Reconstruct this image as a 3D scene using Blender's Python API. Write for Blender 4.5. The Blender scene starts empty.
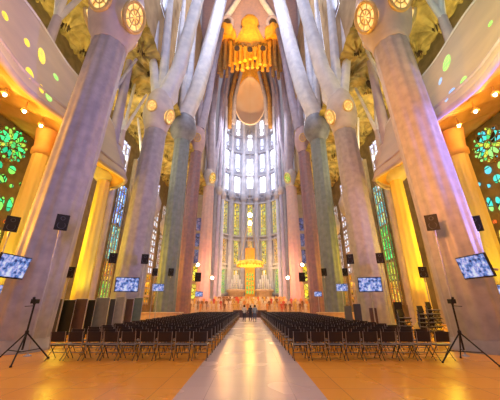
import bpy, bmesh, math, random
from mathutils import Vector, Matrix
R = math.radians
random.seed(7)
SC = bpy.context.scene
COL = SC.collection
# ------------------------------------------------------------------ camera, sky, big lights, exposure
F, PITCH, CH = 271.0, R(21.2), 1.7
cd = bpy.data.cameras.new('camera'); cam = bpy.data.objects.new('camera', cd); COL.objects.link(cam)
cam.location = (0, 0, CH); cam.rotation_euler = (R(90) + PITCH, 0, 0)
cd.sensor_width = 36; cd.lens = 36 * F / 500; cd.clip_start = 0.1; cd.clip_end = 400
SC.camera = cam
w = bpy.data.worlds.new('world'); SC.world = w; w.use_nodes = True
w.node_tree.nodes['Background'].inputs[0].default_value = (0.66, 0.57, 0.66, 1)
w.node_tree.nodes['Background'].inputs[1].default_value = 0.36
SC.view_settings.view_transform = 'Standard'; SC.view_settings.look = 'None'
SC.view_settings.exposure = 0.2; SC.view_settings.gamma = 1; SC.view_settings.use_curve_mapping = False

def light(kind, loc, target, color, energy, size=1.0, angle=60, blend=0.8, name='scene_light'):  # many of these lights are added for effect, with no lamp modelled
    d = bpy.data.lights.new(name, kind); d.color = color; d.energy = energy*.5
    if kind == 'AREA': d.shape = 'DISK'; d.size = size
    else: d.shadow_soft_size = size
    if kind == 'SPOT': d.spot_size = R(angle); d.spot_blend = blend
    o = bpy.data.objects.new(name, d); COL.objects.link(o); o.location = loc
    if target is not None:
        o.rotation_euler = (Vector(target) - Vector(loc)).to_track_quat('-Z', 'Y').to_euler()
    return o
ORANGE = (1, .42, .04); YEL = (1, .8, .03); GOLD = (1, .78, .3); COOL = (.66, .74, 1); PINK = (1, .35, .3); VIO = (.45, .45, 1)
# area lights added to stand in for daylight from the high windows
light('AREA', (0, 26, 58), (0, 40, 0), (.82, .84, 1), 9000, 12)
light('AREA', (0, 2, 40), (0, 34, 46), (.72, .78, 1), 8000, 14)
light('AREA', (0, 60, 50), (0, 68, 25), (.85, .88, 1), 6500, 9)
light('SPOT', (0, 3, 15), (0, 7, 0), (1, .6, .3), 2600, 2, 110)  # added warm spot to brighten the near floor, no lamp there
for s in (-1, 1):  # added coloured spots on column flanks and gallery parapets, without fixtures
    light('SPOT', (s*17.8, 10.2, 5), (s*10, 12.3, 8.5), (1, .42, .03) if s < 0 else (.3, .28, 1), 19000, .5, 75)
    light('SPOT', (s*17.5, 23.4, 5), (s*9.7, 22.6, 9), (1, .5, .03), 9000, .4, 80)
    light('SPOT', (s*4, 4, 8), (s*12.2, 8.4, 14.8), (1, .6, .26) if s < 0 else (.62, 1, .45), 9000, 1, 54)
# warm area lights added along the aisle walls, standing in for window glow
for s in (-1, 1):
    for y, e in ((7, 900), (18.5, 1300), (29, 1500), (39, 1600), (51, 1600)):
        light('AREA', (s*18.2, y, 7.5), (s*9, y+1, 5), ORANGE if y not in (18.5, 29) else (1, .66, .05), e, 5)
    light('AREA', (s*17.5, 14, 19), (s*13, 20, 28), GOLD, 1500, 4)
    light('AREA', (s*17.5, 30, 19), (s*13, 34, 28), GOLD, 1700, 4)
    light('AREA', (s*17.5, 46, 19), (s*13, 44, 28), GOLD, 1500, 4)
light('SPOT', (-3, 1, 6), (9.3, 12, 9), (1, .34, .08), 24000, 1.5, 55)       # added warm beam on the right near column, no lamp there
light('SPOT', (15, 3, 12), (10, 12.5, 9), (.25, .3, 1), 9000, 1, 40)        # added blue beam on its outer flank
light('SPOT', (-2, -2, 6), (-9, 12, 8), (.6, .55, 1), 2200, 1.5, 60)  # added violet beam on the left near column

# ------------------------------------------------------------------ projection of a pixel to a world point at distance Y (layout only)
def at(u, v, Y):
    dx, dy = (u - 250) / F, (200 - v) / F
    b = math.cos(PITCH) - dy * math.sin(PITCH); c = math.sin(PITCH) + dy * math.cos(PITCH)
    return Vector((dx * Y / b, Y, CH + c * Y / b))

# ------------------------------------------------------------------ materials
def nodes(name):
    m = bpy.data.materials.new(name); m.use_nodes = True
    return m, m.node_tree.nodes, m.node_tree.links, m.node_tree.nodes['Principled BSDF']
def mat(name, c, rough=.5, metal=0, c2=None, scale=3.0, bump=0.0, detail=4, stretch=None):
    m, n, l, b = nodes(name)
    b.inputs['Base Color'].default_value = (*c, 1); b.inputs['Roughness'].default_value = rough; b.inputs['Metallic'].default_value = metal
    tc = n.new('ShaderNodeTexCoord'); mp = n.new('ShaderNodeMapping'); l.new(tc.outputs['Object'], mp.inputs[0])
    if stretch: mp.inputs['Scale'].default_value = stretch
    no = n.new('ShaderNodeTexNoise'); no.inputs['Scale'].default_value = scale; no.inputs['Detail'].default_value = detail
    l.new(mp.outputs[0], no.inputs[0])
    c2 = c2 or tuple(x * .8 for x in c)
    r = n.new('ShaderNodeValToRGB'); r.color_ramp.elements[0].position = .35; r.color_ramp.elements[1].position = .65
    r.color_ramp.elements[0].color = (*c2, 1); r.color_ramp.elements[1].color = (*c, 1)
    l.new(no.outputs['Fac'], r.inputs[0]); l.new(r.outputs[0], b.inputs['Base Color'])
    if bump:
        bp = n.new('ShaderNodeBump'); bp.inputs['Strength'].default_value = bump; bp.inputs['Distance'].default_value = .1
        l.new(no.outputs['Fac'], bp.inputs['Height']); l.new(bp.outputs[0], b.inputs['Normal'])
    return m
def glow(name, c, s, c2=None, scale=4.0):
    m, n, l, b = nodes(name)
    b.inputs['Base Color'].default_value = (*[x*.3 for x in c], 1); b.inputs['Emission Strength'].default_value = s
    if c2:
        tc = n.new('ShaderNodeTexCoord'); no = n.new('ShaderNodeTexNoise'); no.inputs['Scale'].default_value = scale
        l.new(tc.outputs['Object'], no.inputs[0])
        r = n.new('ShaderNodeValToRGB'); r.color_ramp.elements[0].position = .4; r.color_ramp.elements[1].position = .6
        r.color_ramp.elements[0].color = (*c2, 1); r.color_ramp.elements[1].color = (*c, 1)
        l.new(no.outputs['Fac'], r.inputs[0]); l.new(r.outputs[0], b.inputs['Emission Color'])
    else: b.inputs['Emission Color'].default_value = (*c, 1)
    return m
def stained(name, cols, s, scale=2.0, lead=.06):
    """leaded glass: random coloured panes with dark leads"""
    m, n, l, b = nodes(name)
    tc = n.new('ShaderNodeTexCoord')
    v = n.new('ShaderNodeTexVoronoi'); v.inputs['Scale'].default_value = scale; l.new(tc.outputs['Object'], v.inputs[0])
    e = n.new('ShaderNodeTexVoronoi'); e.feature = 'DISTANCE_TO_EDGE'; e.inputs['Scale'].default_value = scale; l.new(tc.outputs['Object'], e.inputs[0])
    sp = n.new('ShaderNodeSeparateColor'); l.new(v.outputs['Color'], sp.inputs[0])
    r = n.new('ShaderNodeValToRGB'); r.color_ramp.interpolation = 'CONSTANT'
    els = r.color_ramp.elements
    els[0].color = (*cols[0], 1); els[0].position = 0; els[1].color = (*cols[1], 1); els[1].position = 1/len(cols)
    for i, c in enumerate(cols[2:], 2):
        q = els.new(i/len(cols)); q.color = (*c, 1)
    l.new(sp.outputs[0], r.inputs[0])
    g = n.new('ShaderNodeMath'); g.operation = 'GREATER_THAN'; g.inputs[1].default_value = lead; l.new(e.outputs['Distance'], g.inputs[0])
    mu = n.new('ShaderNodeMath'); mu.operation = 'MULTIPLY'; mu.inputs[1].default_value = s; l.new(g.outputs[0], mu.inputs[0])
    l.new(r.outputs[0], b.inputs['Emission Color']); l.new(mu.outputs[0], b.inputs['Emission Strength'])
    b.inputs['Base Color'].default_value = (.03, .03, .03, 1); b.inputs['Roughness'].default_value = .2
    return m
M = {}
M['stone'] = mat('pale_sandstone', (.62, .56, .55), .8, c2=(.5, .45, .46), scale=1.2, bump=.2)
M['granite'] = mat('grey_granite', (.42, .4, .44), .45, c2=(.33, .32, .36), scale=2.5, bump=.1)
M['basalt'] = mat('blue_grey_basalt', (.2, .24, .29), .5, c2=(.15, .19, .22), scale=2, bump=.1)
M['basalt_dark'] = mat('dark_basalt', (.13, .14, .19), .5, c2=(.24, .25, .3), scale=.8, bump=.2)
M['porphyry'] = mat('red_porphyry', (.3, .17, .2), .45, c2=(.22, .14, .18), scale=2, bump=.1)
M['pinkstone'] = mat('pink_stone', (.6, .42, .42), .6, c2=(.5, .36, .4), scale=1.5, bump=.1)
M['shaft'] = mat('white_stone_shaft', (.72, .72, .78), .7, c2=(.56, .57, .66), scale=1, bump=.1)
M['lilac'] = mat('lilac_stone_shaft', (.5, .44, .52), .7, c2=(.4, .35, .44), scale=1, bump=.1)
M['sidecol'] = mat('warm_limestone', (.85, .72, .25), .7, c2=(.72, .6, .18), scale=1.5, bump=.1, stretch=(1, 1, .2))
M['gallery'] = mat('gallery_stone', (.6, .52, .46), .8, c2=(.5, .44, .42), scale=.8, bump=.3, stretch=(1, .3, 1))
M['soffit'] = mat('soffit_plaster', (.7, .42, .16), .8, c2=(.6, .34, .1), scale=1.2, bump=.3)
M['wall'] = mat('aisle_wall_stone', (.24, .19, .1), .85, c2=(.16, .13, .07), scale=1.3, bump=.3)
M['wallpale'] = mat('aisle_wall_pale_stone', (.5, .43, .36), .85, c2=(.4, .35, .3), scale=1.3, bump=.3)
M['vault'] = mat('vault_gold_mosaic', (.55, .42, .13), .6, c2=(.2, .16, .05), scale=.9, bump=.3)
M['clere'] = mat('clerestory_ochre_stone', (.5, .36, .2), .8, c2=(.36, .25, .13), scale=.7, bump=.3)
M['hole'] = mat('skylight_shaft_dark', (.08, .05, .03), .9)
M['gold'] = mat('gold_mosaic', (1, .5, .04), .45, c2=(.75, .34, .03), scale=1.5, bump=.3)
M['golddeep'] = mat('gold_mosaic_deep', (.62, .34, .08), .5, c2=(.4, .2, .06), scale=1, bump=.3)
M['egg'] = mat('apse_niche_plaster', (.95, .74, .52), .7, c2=(.93, .66, .4), scale=.2)
M['apse'] = mat('apse_pale_stone', (.5, .5, .57), .8, c2=(.4, .4, .47), scale=1, bump=.2)
M['black'] = mat('black_plastic', (.005, .005, .006), .6)
M['chair'] = mat('black_chair_shell', (.022, .014, .02), .5)
M['seat'] = mat('dark_seat_pad', (.05, .045, .06), .4)
M['rail'] = mat('brushed_steel', (.5, .5, .55), .3, .8)
M['legm'] = mat('dark_steel_tube', (.09, .07, .06), .35, .7)
M['greypole'] = mat('pale_grey_metal', (.5, .5, .58), .4, .3)
M['dark'] = mat('dark_grey_panel', (.06, .065, .085), .5, c2=(.045, .05, .07), scale=1)
M['brown'] = mat('brown_panel', (.1, .055, .05), .5)
M['greyp'] = mat('slate_grey_panel', (.17, .19, .22), .6)
M['greyl'] = mat('light_grey_panel', (.3, .31, .35), .6)
M['teal'] = mat('teal_grey_panel', (.13, .2, .21), .6)
M['cream'] = mat('cream_wood_counter', (.75, .55, .36), .5, c2=(.66, .45, .28))
M['ring'] = mat('gilded_ring', (.85, .62, .25), .35, .3)
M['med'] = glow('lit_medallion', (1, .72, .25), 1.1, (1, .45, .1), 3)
M['medy'] = stained('orange_yellow_medallion_glass', [(1, .45, .05), (1, .8, .1), (1, .7, .3)], 1.2, 2.5)
M['medg'] = stained('green_medallion_glass', [(.4, .9, .1), (.8, 1, .1), (.9, .9, .3)], 1.0, 2.5)
M['spot'] = glow('lamp_glass', (1, .8, .45), 22)
M['white'] = glow('clear_window_daylight', (.84, .88, 1), 2.0, (.6, .68, 1), .5)
M['whiteb'] = glow('bright_clear_window', (.92, .93, 1), 3.2)
M['canopy'] = glow('gilded_lit_canopy', (1, .62, .08), 1.1, (1, .38, .02), 2)
def spec(name, cols, s, sc, lead=.05): M[name] = stained(name, cols, s, sc, lead)
spec('green_glass', [(.02, .7, .12), (.05, .9, .25), (.2, .8, .1), (.0, .45, .2)], 1.4, 1.6)
spec('teal_glass', [(.0, .6, .4), (.05, .7, .6), (.1, .6, .8), (.3, .8, .2)], 1.3, 1.6)
spec('lime_glass', [(.5, .9, .1), (.1, .8, .2), (.8, .9, .1)], .9, 3)
spec('orange_glass', [(1, .35, .02), (1, .6, .05), (.9, .15, .02), (1, .75, .1)], 1.0, 3)
spec('blue_glass', [(.08, .2, .8), (.2, .45, 1), (.05, .3, .6), (.5, .7, 1)], 2.0, 2.2)
spec('cyan_glass', [(.1, .6, .7), (.3, .8, .9), (.05, .5, .5), (.6, .8, .3)], 1.3, 2.2)
spec('yellow_glass', [(1, .75, .05), (.9, .6, .02), (.7, .7, .1), (.5, .4, .05)], 1.1, 1.2)
spec('amber_glass', [(1, .5, .02), (1, .62, .05), (.9, .35, .0)], .9, 1.2)
spec('blue_dim_glass', [(.1, .1, .3), (.2, .2, .4), (.3, .2, .35)], .6, 1.3)
spec('clear_leaded_glass', [(.85, .88, 1), (.95, .95, 1), (.75, .8, 1), (1, .9, .8)], 1.3, 1.3, .04)
M['blot_yellow'] = glow('yellow_light_blot', (1, .85, .05), 1.1, (.8, .5, .1), 6); M['blot_green'] = glow('green_light_blot', (.3, .9, .15), 1.0, (.6, .75, .2), 6); M['blot_blue'] = glow('blue_light_blot', (.3, .5, 1), .9, (.5, .7, .9), 6)  # glow colours for window light blotting the gallery parapets
M['skin'] = mat('skin', (.6, .36, .26), .6); M['hair'] = mat('dark_hair', (.04, .025, .02), .7)
def floor_mat():
    m, n, l, b = nodes('polished_stone_floor')
    tc = n.new('ShaderNodeTexCoord'); sx = n.new('ShaderNodeSeparateXYZ'); l.new(tc.outputs['Object'], sx.inputs[0])
    br = n.new('ShaderNodeTexBrick'); br.offset = 0; br.inputs['Scale'].default_value = 1; br.inputs['Brick Width'].default_value = 1.0
    br.inputs['Row Height'].default_value = 1.0; br.inputs['Mortar Size'].default_value = .006
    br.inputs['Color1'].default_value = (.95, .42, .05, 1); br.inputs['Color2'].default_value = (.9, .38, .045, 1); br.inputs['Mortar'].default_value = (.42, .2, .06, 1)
    l.new(tc.outputs['Object'], br.inputs[0])
    b2 = n.new('ShaderNodeTexBrick'); b2.offset = 0; b2.inputs['Scale'].default_value = 1; b2.inputs['Brick Width'].default_value = .9
    b2.inputs['Row Height'].default_value = .9; b2.inputs['Mortar Size'].default_value = .005
    b2.inputs['Color1'].default_value = (.7, .55, .55, 1); b2.inputs['Color2'].default_value = (.64, .5, .52, 1); b2.inputs['Mortar'].default_value = (.36, .28, .3, 1)
    l.new(tc.outputs['Object'], b2.inputs[0])
    ab = n.new('ShaderNodeMath'); ab.operation = 'ABSOLUTE'; l.new(sx.outputs[0], ab.inputs[0])
    ls = n.new('ShaderNodeMath'); ls.operation = 'LESS_THAN'; ls.inputs[1].default_value = 1.5; l.new(ab.outputs[0], ls.inputs[0])
    mx = n.new('ShaderNodeMix'); mx.data_type = 'RGBA'; l.new(ls.outputs[0], mx.inputs[0]); l.new(br.outputs[0], mx.inputs[6]); l.new(b2.outputs[0], mx.inputs[7])
    l.new(mx.outputs[2], b.inputs['Base Color'])
    no = n.new('ShaderNodeTexNoise'); no.inputs['Scale'].default_value = .4; l.new(tc.outputs['Object'], no.inputs[0])
    mr = n.new('ShaderNodeMapRange'); mr.inputs[3].default_value = .24; mr.inputs[4].default_value = .3; l.new(no.outputs[0], mr.inputs[0])
    l.new(mr.outputs[0], b.inputs['Roughness'])
    return m
M['floor'] = floor_mat()
def screen_mat():
    m, n, l, b = nodes('screen_picture')
    tc = n.new('ShaderNodeTexCoord'); no = n.new('ShaderNodeTexNoise'); no.inputs['Scale'].default_value = 6.5; no.inputs['Detail'].default_value = 4
    l.new(tc.outputs['Object'], no.inputs[0])
    r = n.new('ShaderNodeValToRGB'); e = r.color_ramp.elements
    e[0].position = .36; e[0].color = (.02, .03, .15, 1); e[1].position = .66; e[1].color = (.75, .85, 1, 1)
    q = e.new(.48); q.color = (.15, .3, .75, 1); q = e.new(.57); q.color = (.55, .5, .9, 1)
    l.new(no.outputs[0], r.inputs[0]); l.new(r.outputs[0], b.inputs['Emission Color']); b.inputs['Emission Strength'].default_value = .75
    b.inputs['Base Color'].default_value = (.02, .02, .03, 1); b.inputs['Roughness'].default_value = .15
    return m
M['screen'] = screen_mat()

# ------------------------------------------------------------------ mesh building
class MB:
    def __init__(s): s.v = []; s.f = []; s.mi = []; s.sm = []
    def add(s, vs, fs, mi=0, smooth=False):
        o = len(s.v); s.v += [tuple(p) for p in vs]
        for f in fs: s.f.append([i + o for i in f]); s.mi.append(mi); s.sm.append(smooth)
    def box(s, c, size, mi=0, rot=None):
        hx, hy, hz = size[0]/2, size[1]/2, size[2]/2
        vs = [Vector((x, y, z)) for x in (-hx, hx) for y in (-hy, hy) for z in (-hz, hz)]
        if rot: vs = [rot @ p for p in vs]
        s.add([p + Vector(c) for p in vs], [(0,1,3,2),(4,6,7,5),(0,4,5,1),(2,3,7,6),(0,2,6,4),(1,5,7,3)], mi); return s
    def tube(s, pts, rs, n=10, mi=0, flute=0, nf=0):
        pts = [Vector(p) for p in pts]
        if not hasattr(rs, '__len__'): rs = [rs]*len(pts)
        vs = []
        for i, p in enumerate(pts):
            t = (pts[min(i+1, len(pts)-1)] - pts[max(i-1, 0)]).normalized()
            a = Vector((0, 1, 0)) if abs(t.y) < .9 else Vector((1, 0, 0))
            x = t.cross(a).normalized(); y = t.cross(x)
            for k in range(n):
                q = 2*math.pi*k/n; rr = rs[i]*(1 + flute*math.cos(nf*q))
                vs.append(p + (x*math.cos(q) + y*math.sin(q))*rr)
        fs = [(i*n+k, i*n+(k+1) % n, (i+1)*n+(k+1) % n, (i+1)*n+k) for i in range(len(pts)-1) for k in range(n)]
        s.add(vs, fs, mi, True); s.add(vs[:n], [tuple(range(n))[::-1]], mi); s.add(vs[-n:], [tuple(range(n))], mi); return s
    def lathe(s, c, prof, n=48, flute=None, mi=0, lean=(0, 0), sy=1):
        """prof: (z, r[, flute amp, count]) ; lean: x,y drift per metre"""
        vs = []
        for q in prof:
            z, r = q[0], q[1]; fa = q[2] if len(q) > 2 else 0; fn = q[3] if len(q) > 3 else 8
            for k in range(n):
                a = 2*math.pi*k/n; rr = r*(1 + fa*math.cos(fn*a))
                vs.append((c[0] + lean[0]*z + rr*math.cos(a), c[1] + lean[1]*z + rr*sy*math.sin(a), c[2] + z))
        m = len(prof)
        fs = [(i*n+k, i*n+(k+1) % n, (i+1)*n+(k+1) % n, (i+1)*n+k) for i in range(m-1) for k in range(n)]
        s.add(vs, fs, mi, True); s.add(vs[:n], [tuple(range(n))[::-1]], mi); s.add(vs[-n:], [tuple(range(n))], mi); return s
    def disc(s, c, ex, ey, a, b, thick, nrm, n=24, mi=0):
        vs = [Vector(c) + ex*a*math.cos(2*math.pi*k/n) + ey*b*math.sin(2*math.pi*k/n) + nrm*h for h in (0, thick) for k in range(n)]
        s.add(vs, [tuple(range(n))[::-1], tuple(range(n, 2*n))] + [(k, (k+1) % n, n+(k+1) % n, n+k) for k in range(n)], mi); return s
    def ring(s, c, ex, ey, a, b, r, n=28, mi=0):
        vs = []; m = 8; nr = ex.cross(ey)
        for k in range(n):
            q = 2*math.pi*k/n; p = Vector(c) + ex*a*math.cos(q) + ey*b*math.sin(q); o = (ex*math.cos(q) + ey*math.sin(q))
            for j in range(m):
                g = 2*math.pi*j/m; vs.append(p + o*r*math.cos(g) + nr*r*math.sin(g))
        s.add(vs, [(k*m+j, k*m+(j+1) % m, ((k+1) % n)*m+(j+1) % m, ((k+1) % n)*m+j) for k in range(n) for j in range(m)], mi, True); return s
    def grid(s, fn, nu, nv, mi=0, mfn=None, thick=None):
        vs = [fn(i/nu, j/nv) for i in range(nu+1) for j in range(nv+1)]
        fs = [(i*(nv+1)+j, (i+1)*(nv+1)+j, (i+1)*(nv+1)+j+1, i*(nv+1)+j+1) for i in range(nu) for j in range(nv)]
        o = len(s.f); s.add(vs, fs, mi, True)
        if mfn:
            for k, f in enumerate(fs):
                c = sum((Vector(vs[i]) for i in f), Vector())/4; s.mi[o+k] = mfn(c)
        return s
    def build(s, name, mats, parent=None, origin=None):
        me = bpy.data.meshes.new(name); og = Vector(origin) if origin else Vector()
        me.from_pydata([tuple(Vector(p) - og) for p in s.v], [], s.f)
        for m in (mats if isinstance(mats, (list, tuple)) else [mats]): me.materials.append(M[m] if isinstance(m, str) else m)
        me.polygons.foreach_set('material_index', s.mi); me.polygons.foreach_set('use_smooth', s.sm)
        me.update(); o = bpy.data.objects.new(name, me); COL.objects.link(o); o.location = og
        if parent: o.parent = parent; o.location = og
        return o
def thick(o, t, off=-1):
    m = o.modifiers.new('solid', 'SOLIDIFY'); m.thickness = t; m.offset = off; return o
def tag(o, label=None, cat=None, group=None, kind=None):
    if label: o['label'] = label
    if cat: o['category'] = cat
    if group: o['group'] = group
    if kind: o['kind'] = kind
    return o
def struct(o, label=None, cat=None):
    return tag(o, label, cat, None, 'structure')
def empty(name, loc, label, cat, group=None, rz=0):
    o = bpy.data.objects.new(name, None); COL.objects.link(o); o.location = loc; o.rotation_euler.z = rz
    o.empty_display_size = .2
    return tag(o, label, cat, group)
def copy_tree(o, parent=None):
    c = o.copy(); COL.objects.link(c); c.parent = parent
    for ch in list(o.children): copy_tree(ch, c)
    return c
SIDE = {-1: 'left', 1: 'right'}
Z = Vector((0, 0, 1))

# ------------------------------------------------------------------ STRUCTURE
struct(MB().box((0, 38, -.15), (39, 88, .3)).build('floor', 'floor'), 'polished floor of orange stone with a pale central aisle', 'floor')

WX = 19.0
# side vault: relief of star-shaped bosses with dark centres
def vault(side):
    bosses = []
    y = 7
    k = 0
    while y < 62:
        for x in (11.6, 15.0, 18.2):
            bosses.append((x + random.uniform(-.3, .3), y + (1.4 if k % 2 else 0)*(1 if x == 15 else 0), random.uniform(.9, 1.3))); k += 1
        y += 2.9
    def h(x, y):
        z = 0
        for bx, by, s in bosses:
            d = math.hypot(x-bx, y-by)
            if d < 2.1:
                a = math.atan2(y-by, x-bx)
                if d < .33*s: z += 1.2
                else: z += -.9*max(0, 1-d/2.1)*(.35 + abs(math.cos(5*a + by)))
        return z
    def fn(u, v):
        x = 10 + u*9.2; y = 4 + v*60
        return (side*x, y, 28 + .02*(x-14.5)**2*-1 + h(x, y))
    def mf(c):
        for bx, by, s in bosses:
            if math.hypot(abs(c.x)-bx, c.y-by) < .36*s: return 1
        return 0
    return fn, mf
for s in (-1, 1):
    fn, mf = vault(s)
    struct(MB().grid(fn, 74, 480, mfn=mf).build('ceiling', ['vault', 'hole']), 'golden aisle vault with star bosses on the %s side' % SIDE[s], 'ceiling')

# outer walls: stone below and above, openings carry windows
for s in (-1, 1):
    mb = MB()
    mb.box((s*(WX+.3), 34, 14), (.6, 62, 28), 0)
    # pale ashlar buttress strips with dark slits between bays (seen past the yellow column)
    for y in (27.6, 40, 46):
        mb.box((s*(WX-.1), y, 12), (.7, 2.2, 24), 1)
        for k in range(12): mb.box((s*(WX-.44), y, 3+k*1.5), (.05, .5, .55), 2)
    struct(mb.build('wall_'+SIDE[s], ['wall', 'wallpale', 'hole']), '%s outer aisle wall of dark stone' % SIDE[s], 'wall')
    # clerestory wall above the arcade
    mb = MB(); mb.box((s*11.4, 36, 44), (.6, 48, 33), 0)
    struct(mb.build('wall_upper_'+SIDE[s], ['clere']), 'ochre %s clerestory wall above the columns' % SIDE[s], 'wall')

win_n = [0]
def window(label, cat='window'):
    win_n[0] += 1
    o = bpy.data.objects.new('window_%d' % win_n[0], None); COL.objects.link(o); o.empty_display_size = .2
    return struct(o, label, cat)

# rosettes and roundels on the outer walls
def plate(mb, s, y, z, a, b, mi=0, ang=0, x=None):
    ex = Vector((0, math.cos(ang), math.sin(ang))); ey = Vector((0, -math.sin(ang), math.cos(ang)))
    mb.disc((s*(x or WX-.08), y, z), ex, ey, a, b, .08, Vector((-s, 0, 0)), 16, mi)
for s in (-1, 1):
    pal = ['green_glass', 'lime_glass', 'green_glass'] if s < 0 else ['teal_glass', 'lime_glass', 'teal_glass']
    root = window('%s rose window of radiating %s petals' % (SIDE[s], 'green' if s < 0 else 'teal and green'))
    for (cy, cz) in ((18.5, 13.6),):
        root.location = (s*(WX-.05), cy, cz)
        def pt(mb, name, m):
            for i, v in enumerate(mb.v): mb.v[i] = (v[0]-s*(WX-.05), v[1]-cy, v[2]-cz)
            return mb.build(name, m, root)
        mb = MB(); plate(mb, s, cy, cz, 1.55, 1.55, 0, 0, WX-.02); pt(mb, 'tracery', 'wall')
        mb = MB(); plate(mb, s, cy, cz, .27, .27); pt(mb, 'hub_pane', pal[1])
        for k in range(12):
            a = k*math.pi/6; mb = MB(); rr = .84
            plate(mb, s, cy + rr*math.cos(a), cz + rr*math.sin(a),   .42, .15, 0, a); pt(mb, 'petal_pane', pal[k % 3])
            mb = MB(); a += math.pi/12; rr = 1.3
            plate(mb, s, cy + rr*math.cos(a), cz + rr*math.sin(a), .1, .1); pt(mb, 'roundel_pane', pal[(k+1) % 3])
    # tall group of roundels and lancets below the rose
    lows = [(18.0, 11.5, .42, .42, 0), (19.2, 11.7, .4, .4, 0), (18.7, 10.7, .42, .42, 0), (17.6, 10.3, .2, .2, 0), (19.6, 10.5, .18, .18, 0), (20.4, 11.0, .2, .2, 0)]
    for k in range(7):
        lows.append((17.0 + k*.75, 9.1 - .25*(k % 2), .26, .72, 0)); lows.append((17.3 + k*.7, 7.7, .2, .2, 2))
        lows.append((17.0 + k*.72, 6.4 + .15*(k % 2), .27, .75, 2 if s > 0 else 1)); lows.append((17.2+k*.7, 5.2, .2, .2, 2))
        lows.append((17.0 + k*.72, 4.0, .26, .6, 2 if s > 0 else 0)); lows.append((17.1 + k*.72, 2.6, .2, .4, 1))
    root = window('%s cluster of leaded roundels and lancets below the rose window' % SIDE[s])
    root.location = (s*(WX-.05), 19.5, 6)
    for (y, z, a, b, c) in lows:
        a *= .72; b *= .8
        mb = MB(); plate(mb, s, y, z, a, b)
        for i, v in enumerate(mb.v): mb.v[i] = (v[0]-s*(WX-.05), v[1]-19.5, v[2]-6)
        mb.build('pane', ['green_glass' if s < 0 else 'teal_glass', 'lime_glass', 'orange_glass'][c], root)
    # tall aisle windows, coloured by height, with stone mullions
    for (y, wd, lev) in ((23.3, 1.8, 0), (33.0, 3.4, 0), (37.0, 2.2, 0), (50.5, 5.5, 1), (43, 2.4, 1), (58, 4, 1)):
        root = window('%s aisle window %s' % (SIDE[s], ('of small clear panes, the %s of three' % {43: 'nearest', 50.5: 'middle', 58: 'furthest'}[y]) if lev else 'shading from blue down to green, the %s of three' % {23.3: 'nearest', 33.0: 'middle', 37.0: 'furthest'}[y]))
        root.location = (s*(WX-.05), y, 0)
        if lev == 0: bands = [(2, 4.6, 'lime_glass' if s < 0 else 'orange_glass'), (4.8, 7.2, 'orange_glass' if s < 0 else 'lime_glass'), (7.5, 12, 'cyan_glass' if s < 0 else 'green_glass'), (12.3, 18.4, 'blue_glass' if s < 0 else 'cyan_glass')]
        else: bands = [(2, 7, 'amber_glass'), (7.3, 15.5, 'clear_leaded_glass'), (16, 22, 'clear_leaded_glass')]
        for a, b, m in bands:
            MB().box((0, 0, (a+b)/2), (.1, wd, b-a)).build('pane', m, root)
        mb = MB()
        nn = 3 if lev == 0 else 5
        for k in range(nn+1): mb.box((-s*.12, -wd/2 + k*wd/nn, 10 if not lev else 12), (.2, .14, 16.5 if not lev else 20.5))
        for k in range(10 if not lev else 16): mb.box((-s*.12, 0, 2+k*(1.7 if not lev else 1.28)), (.16, wd, .1 if not lev else .3))
        mb.build('mullion', 'wallpale', root)
    # clear upper windows
    for y in (25, 30, 35, 42, 50):
        root = window('%s clear upper aisle window, %s from the camera' % (SIDE[s], {25: 'first', 30: 'second', 35: 'third', 42: 'fourth', 50: 'fifth'}[y])); root.location = (s*(WX-.05), y, 21.3)
        mb = MB(); mb.box((0, 0, 0), (.12, 3.4, 7.2)); mb.build('pane', 'white', root)
        mb = MB()
        for k in range(4): mb.box((-s*.12, -1.7+k*1.13, 0), (.2, .16, 7.4))
        ex, ey = Vector((0, 1, 0)), Z
        for k in range(3):
            for j in range(3): mb.ring((-s*.12, -1.13+k*1.13, -2+j*2.2), ex, ey, .4, .6, .09, 16)
        mb.build('tracery', 'apse', root)
    # clerestory windows, blue white
    for y in (24, 31, 38, 46):
        root = window('%s blue-white clerestory window, %s from the camera' % (SIDE[s], {24: 'first', 31: 'second', 38: 'third', 46: 'fourth'}[y])); root.location = (s*11.05, y, 41)
        MB().box((0, 0, 0), (.12, 3.0, 9)).build('pane', 'white', root)
        mb = MB()
        for k in range(4): mb.box((-s*.12, -1.5+k*1.0, 0), (.2, .2, 9))
        for k in range(5): mb.box((-s*.12, 0, -4.5+k*2.2), (.2, 3, .25))
        mb.build('tracery', 'shaft', root)

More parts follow.
